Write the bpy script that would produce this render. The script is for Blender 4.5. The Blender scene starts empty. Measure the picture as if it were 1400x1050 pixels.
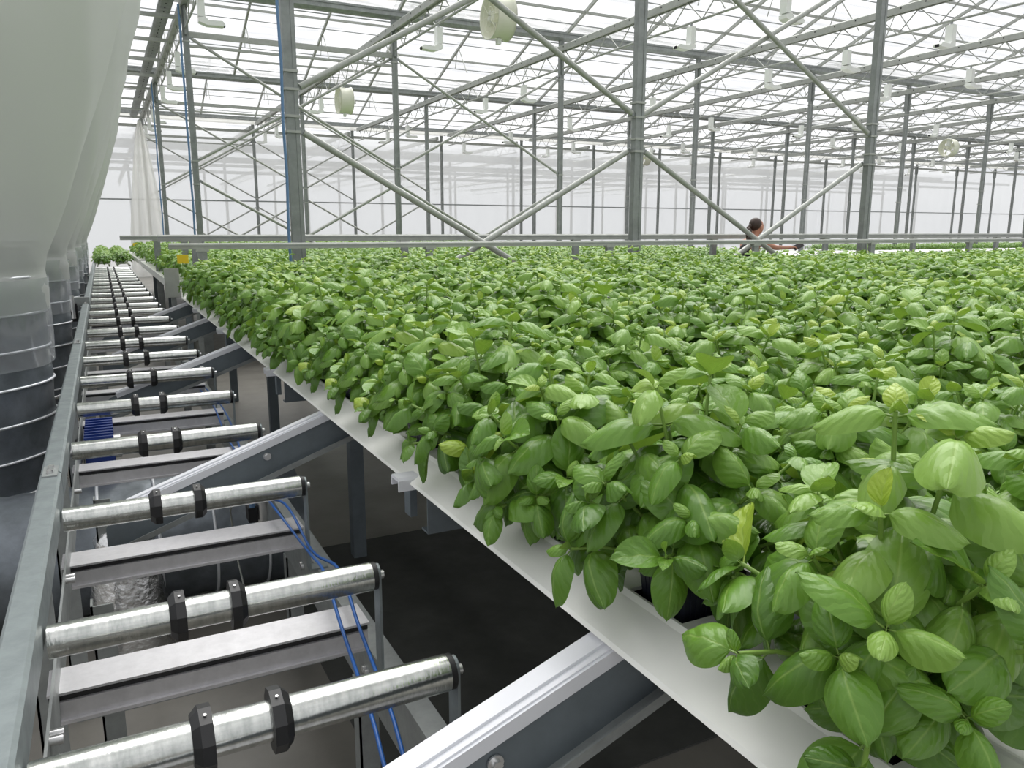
import bpy, math, random
import numpy as np
from mathutils import Matrix, Vector
C = bpy.context.scene.collection
sc = bpy.context.scene
random.seed(7)
# ------------------------------------------------------------------ camera
F = 1070.0
yv = Vector((137-700, 525-317, -F)).normalized()
up = Vector((0, F, 208)).normalized()
xv = yv.cross(up)
cam_d = bpy.data.cameras.new('camera'); cam = bpy.data.objects.new('camera', cam_d); C.objects.link(cam)
cam_d.sensor_width = 36; cam_d.lens = F/1400*36; cam_d.clip_start = .02; cam_d.clip_end = 300
cam.matrix_world = Matrix.Translation((0, 0, 1.5)) @ Matrix((xv, yv, up)).to_4x4()
sc.camera = cam
# ------------------------------------------------------------------ sky (bright overcast), exposure
sc.view_settings.view_transform = 'Standard'; sc.view_settings.look = 'None'
sc.view_settings.gamma = 1; sc.view_settings.use_curve_mapping = False
sc.view_settings.exposure = 0.45
W = bpy.data.worlds.new('overcast_sky'); sc.world = W; W.use_nodes = True
wn = W.node_tree.nodes; wl = W.node_tree.links
bg = wn['Background']; bg.inputs['Strength'].default_value = .70
tc = wn.new('ShaderNodeTexCoord'); sx = wn.new('ShaderNodeSeparateXYZ'); rp = wn.new('ShaderNodeValToRGB')
wl.new(tc.outputs['Generated'], sx.inputs[0]); wl.new(sx.outputs['Z'], rp.inputs[0]); wl.new(rp.outputs[0], bg.inputs['Color'])
rp.color_ramp.elements[0].position = 0.0; rp.color_ramp.elements[0].color = (.84, .86, .89, 1)
rp.color_ramp.elements[1].position = .9; rp.color_ramp.elements[1].color = (1.0, 1.0, 1.01, 1)
sun_d = bpy.data.lights.new('sun', 'SUN'); sun_d.energy = 5.7; sun_d.angle = math.radians(65); sun_d.color = (1, .98, .94)
sun = bpy.data.objects.new('sun', sun_d); C.objects.link(sun); sun.rotation_euler = (math.radians(-28), math.radians(22), 0)

# ------------------------------------------------------------------ materials
def mat(name, col, rough=.5, metal=0., noise=0., nscale=8., bump=0., bscale=40., spec=.5, stretch=None, col2=None):
    m = bpy.data.materials.new(name); m.use_nodes = True
    n = m.node_tree.nodes; l = m.node_tree.links; b = n['Principled BSDF']
    b.inputs['Base Color'].default_value = (*col, 1); b.inputs['Roughness'].default_value = rough
    b.inputs['Metallic'].default_value = metal; b.inputs['Specular IOR Level'].default_value = spec
    if noise or bump:
        t = n.new('ShaderNodeTexCoord'); mp = n.new('ShaderNodeMapping'); l.new(t.outputs['Object'], mp.inputs[0])
        if stretch: mp.inputs['Scale'].default_value = stretch
    if noise:
        nz = n.new('ShaderNodeTexNoise'); nz.inputs['Scale'].default_value = nscale; nz.inputs['Detail'].default_value = 5
        nz.inputs['Roughness'].default_value = .65
        l.new(mp.outputs[0], nz.inputs['Vector'])
        mx = n.new('ShaderNodeMix'); mx.data_type = 'RGBA'
        c2 = col2 or tuple(c*(1-noise) for c in col)
        mr = n.new('ShaderNodeMapRange'); mr.inputs[1].default_value = .35; mr.inputs[2].default_value = .65
        l.new(nz.outputs[0], mr.inputs[0])
        mx.inputs[6].default_value = (*col, 1); mx.inputs[7].default_value = (*c2, 1)
        l.new(mr.outputs[0], mx.inputs[0]); l.new(mx.outputs[2], b.inputs['Base Color'])
        rr = n.new('ShaderNodeMapRange'); rr.inputs[3].default_value = max(.05, rough-.08); rr.inputs[4].default_value = min(1, rough+.1)
        l.new(nz.outputs[0], rr.inputs[0]); l.new(rr.outputs[0], b.inputs['Roughness'])
    if bump:
        n2 = n.new('ShaderNodeTexNoise'); n2.inputs['Scale'].default_value = bscale; n2.inputs['Detail'].default_value = 3
        l.new(mp.outputs[0], n2.inputs['Vector'])
        bp = n.new('ShaderNodeBump'); bp.inputs['Strength'].default_value = bump; bp.inputs['Distance'].default_value = .004
        l.new(n2.outputs[0], bp.inputs['Height']); l.new(bp.outputs[0], b.inputs['Normal'])
    return m
M = {}
M['galv'] = mat('galvanised_steel', (.34, .36, .355), .5, .55, .22, 14)
M['galv_light'] = mat('light_galvanised_steel', (.42, .435, .405), .5, .35, .15, 9)
M['post'] = mat('galvanised_post_steel', (.29, .31, .30), .5, .4, .2, 10)
M['rail'] = mat('dull_zinc_rail', (.25, .285, .29), .48, .5, .2, 20, .05, 60)
M['roller'] = mat('zinc_plated_roller', (.66, .67, .64), .2, 1.0, .38, 22, .10, 80, stretch=(3, 1, 1), col2=(.42, .44, .42))
M['cross'] = mat('mill_finish_aluminium', (.66, .65, .67), .4, .5, .14, 30)
M['arm'] = mat('blue_grey_steel_web', (.17, .2, .22), .55, .4, .15, 12)
M['slide'] = mat('white_plastic_slide', (.74, .75, .79), .38, 0, .04, 10)
M['white'] = mat('white_gutter_plastic', (.86, .86, .82), .36, 0, .05, 6, .35, 9)
M['rubber'] = mat('black_rubber', (.012, .012, .013), .45)
M['bolt'] = mat('bright_bolt', (.7, .7, .7), .3, .9)
M['pot'] = mat('dark_plastic_pot', (.012, .014, .024), .38)
M['soil'] = mat('peat_soil', (.03, .014, .008), .9, 0, .5, 60, .8, 90)
M['dark'] = mat('trough_dark', (.02, .018, .016), .7)
M['blue'] = mat('blue_hose', (.015, .10, .36), .35)
M['bluebox'] = mat('blue_motor_paint', (.01, .035, .2), .4)
M['cord'] = mat('blue_cord', (.13, .24, .42), .6)
M['lamp'] = mat('white_lamp_housing', (.82, .84, .80), .4)
M['fan'] = mat('cream_fan_plastic', (.74, .75, .62), .45)
M['foil'] = mat('silver_foil_duct', (.20, .225, .25), .36, .5, .35, 9, .9, 12)
M['rib'] = mat('duct_rib', (.75, .77, .8), .35, .3)
M['tape'] = mat('crinkled_foil_tape', (.8, .8, .8), .25, 1, .2, 25, 1.0, 50)
M['mat'] = mat('dark_floor_sheet', (.05, .052, .047), .8, 0, .3, 5)  # dark tone of the flat rectangle on the floor
M['floor'] = mat('grey_concrete', (.18, .17, .15), .36, 0, .25, 2.2)
M['yellow'] = mat('yellow_trap', (.8, .58, .02), .6)
M['skin'] = mat('skin', (.52, .25, .17), .5)
M['hair'] = mat('brown_hair', (.05, .026, .018), .5, 0, .4, 60)
M['teal'] = mat('turquoise_fabric', (.02, .36, .33), .7)
M['black'] = mat('black_fabric', (.012, .012, .014), .8)
M['eye'] = mat('eye', (.03, .02, .02), .2)
M['lip'] = mat('lip', (.4, .12, .1), .5)

def film(name, diff, transp, trans, rough=.3, gloss=.04, tint=(.95, .96, .97), streak=0.):
    m = bpy.data.materials.new(name); m.use_nodes = True
    n = m.node_tree.nodes; l = m.node_tree.links; n.remove(n['Principled BSDF']); out = n['Material Output']
    d = n.new('ShaderNodeBsdfDiffuse'); d.inputs[0].default_value = (*diff, 1)
    t = n.new('ShaderNodeBsdfTranslucent'); t.inputs[0].default_value = (*diff, 1)
    tp = n.new('ShaderNodeBsdfTransparent'); tp.inputs[0].default_value = (*tint, 1)
    g = n.new('ShaderNodeBsdfGlossy'); g.inputs['Roughness'].default_value = rough
    a = n.new('ShaderNodeMixShader'); a.inputs[0].default_value = trans; l.new(d.outputs[0], a.inputs[1]); l.new(t.outputs[0], a.inputs[2])
    b = n.new('ShaderNodeMixShader'); b.inputs[0].default_value = transp; l.new(a.outputs[0], b.inputs[1]); l.new(tp.outputs[0], b.inputs[2])
    c = n.new('ShaderNodeMixShader'); c.inputs[0].default_value = gloss; l.new(b.outputs[0], c.inputs[1]); l.new(g.outputs[0], c.inputs[2])
    l.new(c.outputs[0], out.inputs[0])
    if streak:
        tcn = n.new('ShaderNodeTexCoord'); mp = n.new('ShaderNodeMapping'); mp.inputs['Scale'].default_value = (.25, 3, 3)
        nz = n.new('ShaderNodeTexNoise'); nz.inputs['Scale'].default_value = 1.6; nz.inputs['Detail'].default_value = 4
        mr = n.new('ShaderNodeMapRange'); mr.inputs[1].default_value = .3; mr.inputs[2].default_value = .7
        mr.inputs[3].default_value = transp-streak; mr.inputs[4].default_value = transp+streak
        l.new(tcn.outputs['Object'], mp.inputs[0]); l.new(mp.outputs[0], nz.inputs['Vector']); l.new(nz.outputs[0], mr.inputs[0]); l.new(mr.outputs[0], b.inputs[0])
    return m
M['roof'] = film('ribbed_roof_sheet', (.80, .81, .84), .70, .85, tint=(.79, .795, .805), streak=.18)
M['wallfilm'] = film('greenhouse_wall_film', (.84, .85, .86), .40, .6)
M['sock'] = film('milky_polythene', (.66, .68, .65), .17, .42, .25, .09)
M['clearfilm'] = film('clear_polythene_wrap', (.7, .73, .76), .72, .3, .12, .16)
M['curtain'] = film('hanging_film_curtain', (.82, .82, .78), .2, .5)

def leafmat(name, near):
    m = bpy.data.materials.new(name); m.use_nodes = True
    n = m.node_tree.nodes; l = m.node_tree.links; b = n['Principled BSDF']; out = n['Material Output']
    if near:
        oi = n.new('ShaderNodeObjectInfo'); s = n.new('ShaderNodeSeparateColor'); l.new(oi.outputs['Color'], s.inputs[0]); tin = s.outputs[0]
    else:
        at = n.new('ShaderNodeAttribute'); at.attribute_name = 'tint'; tin = at.outputs['Fac']
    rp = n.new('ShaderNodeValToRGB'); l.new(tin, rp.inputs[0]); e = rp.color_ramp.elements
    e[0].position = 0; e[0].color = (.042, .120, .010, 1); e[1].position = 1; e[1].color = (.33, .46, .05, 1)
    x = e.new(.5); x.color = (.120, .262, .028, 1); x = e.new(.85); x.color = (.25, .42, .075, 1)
    uv = n.new('ShaderNodeUVMap'); sp = n.new('ShaderNodeSeparateXYZ'); l.new(uv.outputs[0], sp.inputs[0])
    def mth(op, a, b_=None, c=None):
        k = n.new('ShaderNodeMath'); k.operation = op
        for i, v in enumerate((a, b_, c)):
            if v is None: continue
            if isinstance(v, (int, float)): k.inputs[i].default_value = v
            else: l.new(v, k.inputs[i])
        return k.outputs[0]
    au = mth('ABSOLUTE', mth('SUBTRACT', sp.outputs[0], .5))          # 0 at midrib, .5 at margin
    mid = mth('SUBTRACT', 1, mth('MINIMUM', mth('MULTIPLY', au, 28), 1))
    ph = mth('SUBTRACT', mth('MULTIPLY', sp.outputs[1], 5.0), mth('MULTIPLY', au, 4.4))
    nzz = n.new('ShaderNodeTexNoise'); nzz.inputs['Scale'].default_value = 5; l.new(uv.outputs[0], nzz.inputs['Vector'])
    ph = mth('ADD', ph, mth('MULTIPLY', nzz.outputs[0], 1.1))
    fr = mth('ABSOLUTE', mth('SUBTRACT', mth('FRACT', ph), .5))     # 0..0.5, vein at 0
    vein = mth('SUBTRACT', 1, mth('MINIMUM', mth('MULTIPLY', fr, 9), 1))
    vv = mth('MAXIMUM', mth('MULTIPLY', vein, .22), mid)
    mx = n.new('ShaderNodeMix'); mx.data_type = 'RGBA'; l.new(mth('MULTIPLY', vv, .42), mx.inputs[0]); l.new(rp.outputs[0], mx.inputs[6])
    mx.inputs[7].default_value = (.36, .50, .13, 1)
    geo = n.new('ShaderNodeNewGeometry')
    m2 = n.new('ShaderNodeMix'); m2.data_type = 'RGBA'; l.new(mth('MULTIPLY', geo.outputs['Backfacing'], .45), m2.inputs[0]); l.new(mx.outputs[2], m2.inputs[6]); m2.inputs[7].default_value = (.22, .36, .11, 1)
    l.new(m2.outputs[2], b.inputs['Base Color'])
    b.inputs['Roughness'].default_value = .36; b.inputs['Specular IOR Level'].default_value = .5
    bp = n.new('ShaderNodeBump'); bp.inputs['Strength'].default_value = .38; bp.inputs['Distance'].default_value = .002
    l.new(mth('SUBTRACT', mth('MULTIPLY', fr, 1.6), mth('MULTIPLY', mid, .6)), bp.inputs['Height']); l.new(bp.outputs[0], b.inputs['Normal'])
    tr = n.new('ShaderNodeBsdfTranslucent'); tm = n.new('ShaderNodeMix'); tm.data_type = 'RGBA'; tm.inputs[0].default_value = .6
    l.new(m2.outputs[2], tm.inputs[6]); tm.inputs[7].default_value = (.34, .52, .03, 1); l.new(tm.outputs[2], tr.inputs[0])
    ms = n.new('ShaderNodeMixShader'); ms.inputs[0].default_value = .2; l.new(b.outputs[0], ms.inputs[1]); l.new(tr.outputs[0], ms.inputs[2])
    l.new(ms.outputs[0], out.inputs[0])
    return m
M['leaf'] = leafmat('basil_leaf', True)
M['leaves'] = leafmat('basil_foliage', False)
M['stem'] = mat('basil_stem', (.20, .33, .06), .5)

# ------------------------------------------------------------------ mesh helpers
class MB:
    def __init__(s): s.v = []; s.f = []; s.sm = []
    def add(s, vs, fs, smooth=False):
        o = len(s.v); s.v += [tuple(v) for v in vs]; s.f += [tuple(i+o for i in f) for f in fs]; s.sm += [smooth]*len(fs); return s
    def box(s, x0, x1, y0, y1, z0, z1):
        return s.add([(x, y, z) for z in (z0, z1) for y in (y0, y1) for x in (x0, x1)],
                     [(0, 2, 3, 1), (4, 5, 7, 6), (0, 1, 5, 4), (2, 6, 7, 3), (0, 4, 6, 2), (1, 3, 7, 5)])
    def frame(s, p, q, upv):
        p = Vector(p); q = Vector(q); d = (q-p).normalized(); u = Vector(upv)
        if abs(d.dot(u)) > .98: u = Vector((1, 0, 0))
        sd = d.cross(u).normalized(); u = sd.cross(d); return p, q, sd, u
    def bar(s, p, q, w, h, upv=(0, 0, 1)):
        p, q, sd, u = s.frame(p, q, upv)
        c = [(-w/2, -h/2), (w/2, -h/2), (w/2, h/2), (-w/2, h/2)]
        return s.add([e+sd*a+u*b for e in (p, q) for a, b in c], [(0, 1, 2, 3), (7, 6, 5, 4), (0, 4, 5, 1), (1, 5, 6, 2), (2, 6, 7, 3), (3, 7, 4, 0)])
    def tube(s, p, q, r, n=8, r2=None, caps=True):
        p, q, sd, u = s.frame(p, q, (0, 0, 1)); r2 = r if r2 is None else r2
        vs = [e+sd*(math.cos(2*math.pi*i/n)*rr)+u*(math.sin(2*math.pi*i/n)*rr) for e, rr in ((p, r), (q, r2)) for i in range(n)]
        s.add(vs, [(i, (i+1) % n, n+(i+1) % n, n+i) for i in range(n)], True)
        if caps: s.add(vs[:n], [tuple(range(n))[::-1]]); s.add(vs[n:], [tuple(range(n))])
        return s
    def path(s, pts, r, n=6):
        pts = [Vector(p) for p in pts]; rings = []
        for i, p in enumerate(pts):
            d = (pts[min(i+1, len(pts)-1)]-pts[max(i-1, 0)]).normalized(); a = Vector((0, 0, 1))
            if abs(d.dot(a)) > .95: a = Vector((1, 0, 0))
            sd = d.cross(a).normalized(); u = sd.cross(d)
            rings += [p+sd*(math.cos(2*math.pi*k/n)*r)+u*(math.sin(2*math.pi*k/n)*r) for k in range(n)]
        m = len(pts)
        s.add(rings, [(i*n+k, i*n+(k+1) % n, (i+1)*n+(k+1) % n, (i+1)*n+k) for i in range(m-1) for k in range(n)], True)
        return s
    def extr(s, prof, a, b, axis='y', closed=False, smooth=False):
        """profile points (u,w): axis y -> (x,z), axis x -> (y,z)"""
        n = len(prof)
        mk = (lambda u, w, t: (u, t, w)) if axis == 'y' else (lambda u, w, t: (t, u, w))
        vs = [mk(u, w, t) for t in (a, b) for u, w in prof]
        fs = [(i, i+1, n+i+1, n+i) for i in range(n-1)]
        if closed: fs.append((n-1, 0, n, 2*n-1)); fs += [tuple(range(n))[::-1], tuple(range(n, 2*n))]
        return s.add(vs, fs, smooth)
    def lathe(s, prof, cx, cy, n=32, smooth=True, wob=None):
        vs = []
        for j, (r, z) in enumerate(prof):
            for i in range(n):
                a = 2*math.pi*i/n; k = r*(1+(wob(a, z) if wob else 0)); vs.append((cx+k*math.cos(a), cy+k*math.sin(a), z))
        return s.add(vs, [(j*n+i, j*n+(i+1) % n, (j+1)*n+(i+1) % n, (j+1)*n+i) for j in range(len(prof)-1) for i in range(n)], smooth)
    def torus(s, c, R, r, axis='z', n=32, k=6, lift=None):
        vs = []
        for i in range(n):
            a = 2*math.pi*i/n
            for j in range(k):
                b = 2*math.pi*j/k; rr = R+r*math.cos(b); h = r*math.sin(b)+(lift(a) if lift else 0)
                if axis == 'z': vs.append((c[0]+rr*math.cos(a), c[1]+rr*math.sin(a), c[2]+h))
                elif axis == 'x': vs.append((c[0]+h, c[1]+rr*math.cos(a), c[2]+rr*math.sin(a)))
                else: vs.append((c[0]+rr*math.cos(a), c[1]+h, c[2]+rr*math.sin(a)))
        return s.add(vs, [(i*k+j, ((i+1) % n)*k+j, ((i+1) % n)*k+(j+1) % k, i*k+(j+1) % k) for i in range(n) for j in range(k)], True)
    def mesh(s, name, m, off=(0, 0, 0)):
        me = bpy.data.meshes.new(name)
        me.from_pydata([(v[0]-off[0], v[1]-off[1], v[2]-off[2]) for v in s.v], [], s.f)
        me.polygons.foreach_set('use_smooth', s.sm)
        if m: me.materials.append(m)
        me.update(); return me
    def build(s, name, m, parent=None, off=None):
        o = Vector((0, 0, 0)); p = parent
        while p is not None: o = o+p.location; p = p.parent
        loc = Vector((0, 0, 0)) if off is None else Vector(off)
        me = s.mesh(name, m, o+loc)
        ob = bpy.data.objects.new(name, me); C.objects.link(ob); ob.location = loc
        if parent: ob.parent = parent
        return ob
def thing(name, label, cat, loc=(0, 0, 0), group=None):
    o = bpy.data.objects.new(name, None); C.objects.link(o); o.location = loc; o.empty_display_size = .1
    return tag(o, label, cat, group)
def tag(o, label, cat, group=None, kind=None):
    if label: o['label'] = label
    if cat: o['category'] = cat
    if group: o['group'] = group
    if kind: o['kind'] = kind
    return o
def struct(o): o['kind'] = 'structure'; return o
def kids(o): return [c for c in o.children]
def dup(o, loc, label=None, group=None):
    r = o.copy(); C.objects.link(r); r.location = loc
    if label: r['label'] = label
    if group: r['group'] = group
    for ch in o.children:
        c = ch.copy(); C.objects.link(c); c.parent = r
        for g in ch.children:
            d = g.copy(); C.objects.link(d); d.parent = c
    return r
_U = 'first second third fourth fifth sixth seventh eighth ninth tenth eleventh twelfth thirteenth fourteenth fifteenth sixteenth seventeenth eighteenth nineteenth'.split()
def ordn(n):
    if n < 20: return _U[n-1]
    t, u = divmod(n, 10); T = ['twent', 'thirt', 'fort', 'fift', 'sixt'][t-2]
    return T+'ieth' if u == 0 else T+'y-'+_U[u-1]
ORD = [ordn(n) for n in range(1, 60)]
def proj(x, y, z):
    v = Vector((x, y, z-1.5)); a, b, c = xv, yv, up
    cx = xv.x*v.x+yv.x*v.y+up.x*v.z; cy = xv.y*v.x+yv.y*v.y+up.y*v.z; cz = xv.z*v.x+yv.z*v.y+up.z*v.z
    if cz > -.01: return None
    return 700+F*cx/-cz, 525-F*cy/-cz, -cz

# ------------------------------------------------------------------ the setting
COLX = [1.69+3.965*(i) for i in range(-3, 16)]
C0 = 3                                             # index of the column at x = 1.69
ROWY = [7.77, 16.2, 24.62, 33.05]
GZ = 5.72                                          # underside of gutter beams
fl = MB().box(-14, 68, -12, 60, -.1, 0).build('floor', M['floor']); struct(fl)
def sheet(name, a, b, z0, z1, m, n=1):
    w = MB(); w.add([(a[0], a[1], z0), (b[0], b[1], z0), (b[0], b[1], z1), (a[0], a[1], z1)], [(0, 1, 2, 3)])
    return w.build(name, m)
wb = bpy.data.objects.new('wall_back', None); C.objects.link(wb); wb.location = (0, 33.4, 0); struct(wb)
xs = [-10.2+3.965*i for i in range(19)]
for i in range(len(xs)-1):
    q = MB(); nx = 14
    vs = []; 
    for j in range(nx+1):
        x = xs[i]+(xs[i+1]-xs[i])*j/nx; d = .02*math.sin(j*1.9+i)+.012*math.sin(j*4.1)
        vs += [(x, 33.4+d, 0), (x, 33.4+d*.5, 5.35)]
    q.add(vs, [(2*j, 2*j+2, 2*j+3, 2*j+1) for j in range(nx)], True); q.build('panel', M['wallfilm'], wb)
MB().bar((-10, 33.3, 2.7), (60, 33.3, 2.7), .05, .05).build('rail', M['galv'], wb)
MB().bar((-10, 33.3, 5.38), (60, 33.3, 5.38), .08, .1).build('top_rail', M['galv_light'], wb)
tag(MB().extr([(33.0, 5.66), (32.9, 5.60), (32.8, 5.58), (32.6, 5.62), (32.3, 5.66)], -10, 60, 'x').build('rolled_screen', M['curtain'], None, (0, 32.7, 5.6)), 'pale folded screen running along the top before the back wall', 'screen')
for nm, a, b in (('wall_left', (-10.3, -9), (-10.3, 33.4)), ('wall_right', (60.5, -9), (60.5, 33.4)), ('wall_front', (-10.3, -9.1), (60.5, -9.1))):
    struct(sheet(nm, a, b, 0, 5.75, M['wallfilm']))
# roof: gables along y between gutter rows
ceil = bpy.data.objects.new('ceiling', None); C.objects.link(ceil); ceil.location = (0, 0, GZ); struct(ceil)
GY = [-9.1, -.66, 7.77, 16.2, 24.62, 33.05, 41.5]
pan = {}
SL = .36
for k in range(len(GY)-1):
    y0, y1 = GY[k], GY[k+1]; ym = (y0+y1)/2; zr = GZ+.12+SL*(ym-y0)
    for s_, (ya, za, yb, zb) in enumerate(((y0, GZ+.12, ym, zr), (ym, zr, y1, GZ+.12))):
        q = MB(); nr = 40; vs = []
        for j in range(2): vs += [(-1.98+3.96*j, ya, za+.08), (-1.98+3.96*j, yb, zb+.08)]
        q.add(vs, [(0, 2, 3, 1)])
        me = q.mesh('panel', M['roof'], (0, ya, GZ))
        for i, cx in enumerate(COLX[:-1]):
            o = bpy.data.objects.new('panel', me); C.objects.link(o); o.parent = ceil; o.location = (cx+1.98, ya, 0)
        if 2 <= k <= 4:
            q = MB(); q.bar((0, ya, za+.02), (0, yb, zb+.02), .05, .07)
            if s_ == 1:                             # ventilation push rod hanging from the rafter
                t = .42; yy = ya+(yb-ya)*t; zz = za+(zb-za)*t
                q.bar((0, yy, zz), (.0, yy-.55, zz-.75), .02, .02); q.bar((0, yy+.1, zz-.02), (.0, yy+.3, zz-.5), .015, .015)
            me = q.mesh('rafter', M['galv_light'], (0, ya, GZ))
            for i in range(36):
                o = bpy.data.objects.new('rafter', me); C.objects.link(o); o.parent = ceil; o.location = (COLX[0]+.1+1.9825*i, ya, 0)
            for t in (.28, .56, .8):
                tt = t if s_ == 1 else 1-t
                yy = ya+(yb-ya)*tt; zz = za+(zb-za)*tt
                MB().bar((-10, yy, zz), (60, yy, zz), .045, .05).build('purlin', M['galv_light'], ceil)
                MB().bar((-10, yy+.5, zz-.13), (60, yy+.5, zz-.13), .02, .02).build('rod', M['galv'], ceil)
# gutter beams along x
names = ['front', 'second', 'third', 'back']
for k, y in enumerate(GY[2:6]):
    g = MB(); g.extr([(y-.11, GZ+.16), (y-.11, GZ+.05), (y-.05, GZ), (y+.05, GZ), (y+.11, GZ+.05), (y+.11, GZ+.16)], -10, 60, 'x', True)
    g.box(-10, 60, y-.13, y-.10, GZ+.13, GZ+.17)
    o = g.build('gutter_beam', M['galv'], None, (0, y, GZ)); tag(o, 'long grey roof gutter beam resting on the tops of the %s row of posts' % names[k], 'beam')
# lattice girders along y
def girder(i):
    x = COLX[i]; t = thing('lattice_girder', '', 'girder', (x, 7.8, 5.0))
    q = MB(); w, h = .13, .12; zt = 5.5
    q.extr([(x-w/2, zt-.02), (x-w/2, zt+h-.02), (x-w/2+.02, zt+h), (x+w/2-.02, zt+h), (x+w/2, zt+h-.02), (x+w/2, zt-.02), (x+w/2-.03, zt-.02), (x+w/2-.03, zt), (x-w/2+.03, zt), (x-w/2+.03, zt-.02)], -8, 32.2, 'y', True)
    q.build('top_beam', M['galv_light'], t)
    MB().tube((x, -8, 5.13), (x, 32.2, 5.13), .022, 6).build('bottom_chord', M['galv_light'], t)
    q = MB(); y = -7.9; s = 1
    while y < 31.8:
        q.bar((x, y, 5.13 if s > 0 else 5.5), (x, y+.42, 5.5 if s > 0 else 5.13), .016, .016); s = -s; y += .42
    o = q.build('web', M['galv_light'], t)
    q = MB()
    for j in range(60):
        yy = 3.5+j*.5
        for sx in (-1, 1): q.box(x+sx*(w/2)-.004, x+sx*(w/2)+.004, yy-.012, yy+.012, zt+.05, zt+.075)
    q.build('slot', M['black'], t)['kind'] = 'stuff'
    return t
def colword(i):
    k = i-C0
    return ['leftmost', 'second from the left', 'third from the left', 'fourth from the left', 'fifth from the left', 'sixth from the left', 'seventh from the left', 'eighth from the left'][k] if 0 <= k < 8 else None
g0 = None
for i in range(1, len(COLX)):
    if g0 is None: g0 = girder(i); o = g0
    else: o = dup(g0, (COLX[i], 7.8, 5.0))
    if i-C0 < 0: o['label'] = 'pale lattice girder hidden above the film socks, %s left of the first post line' % ['', 'second'][i-C0] if i-C0 == -1 else 'pale lattice girder farthest left above the film socks'
    else: o['label'] = 'pale lattice girder running away over the %s line of posts from the left' % ORD[i-C0]
    if i-C0 == -1: o['label'] = 'pale lattice girder just left of the first post line, above the film socks'
    if C0 <= i < C0+12:
        o = dup(g0, (COLX[i], 49.3, 5.0), 'faint lattice girder seen through the milky back wall', 'girders beyond the back wall')
q = MB(); q.extr([(1.30, 5.62), (1.30, 5.58), (1.34, 5.56), (1.50, 5.56), (1.54, 5.58), (1.54, 5.62)], -2, 32.2, 'y', True)
t = thing('perforated_beam', 'wide dark perforated beam left of the first lattice girder', 'beam', (1.42, 7, 5.6)); q.build('channel', M['post'], t)
q = MB()
for j in range(70): q.box(1.41, 1.43, 8+.3*j-.025, 8+.3*j+.025, 5.553, 5.562)
q.build('slot', M['black'], t)['kind'] = 'stuff'
# posts
def post(x, y, w, top, m='post'):
    q = MB(); a = w/2; b = a*.8
    q.extr([(x-a, 0), (x+a, 0)], 0, 0) if False else None
    vs = [(x-a, y-b, 0), (x+a, y-b, 0), (x+a, y+b, 0), (x-a, y+b, 0)]
    q.box(x-a, x+a, y-b, y+b, 0, top); q.box(x-a-.004, x-a*.4, y-b-.006, y-b, 0, top); q.box(x+a*.4, x+a+.004, y-b-.006, y-b, 0, top)
    return q
rown = ['front', 'second', 'third', 'back']
for r, y in enumerate(ROWY):
    for i in range(C0-1 if r else C0, len(COLX)-1):
        x = COLX[i]
        if x/y > 1.95: continue
        w = .11 if r == 0 else .10
        t = thing('steel_post', '', 'post', (x, y, 0))
        k = i-C0
        if k < 0: t['label'] = 'galvanised steel post of the %s row, left of the leftmost girder' % rown[r]
        else: t['label'] = 'galvanised steel post, %s from the left in the %s row of posts' % (ORD[k], rown[r])
        post(x, y, w, GZ).build('shaft', M['post'], t)
        MB().box(x-.12, x+.12, y-.12, y+.12, 0, .015).build('base_plate', M['galv'], t)
        q = MB()
        for z in ((2.42, 2.56, 2.80, 2.96) if r == 0 else (2.38, 2.8, 4.9)):
            q.box(x-w/2-.012, x+w/2+.012, y-w/2-.008, y+w/2+.008, z-.012, z+.012)
        q.build('clamp', M['galv_light'], t)
        if r: MB().box(x-.02, x+.02, y-.1, y+.1, 5.0, 5.5).build('head_plate', M['post'], t)
for y in (41.5, 50.):
    for i in range(C0, len(COLX)-1, 1):
        x = COLX[i]
        o = post(x, y, .12, GZ).build('steel_post', M['post'], None, (x, y, 0))
        tag(o, 'blurred post standing beyond the milky back wall', 'post', 'posts beyond the back wall')
    o = MB().bar((-2, y, 5.6), (60, y, 5.6), .2, .25).build('cross_beam', M['galv'], None, (0, y, 5.6)); tag(o, 'blurred beam beyond the milky back wall, %s' % ('nearer one' if y < 45 else 'farther one'), 'beam')
    for yy, zz in ((y-3.4, 4.7), (y-5.4, 4.9)):
        o = MB().bar((-2, yy, zz), (60, yy, zz), .1, .16).build('cross_beam', M['galv'], None, (0, yy, zz)); tag(o, 'faint purlin behind the milky back wall', 'beam', 'purlins beyond the back wall')
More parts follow.
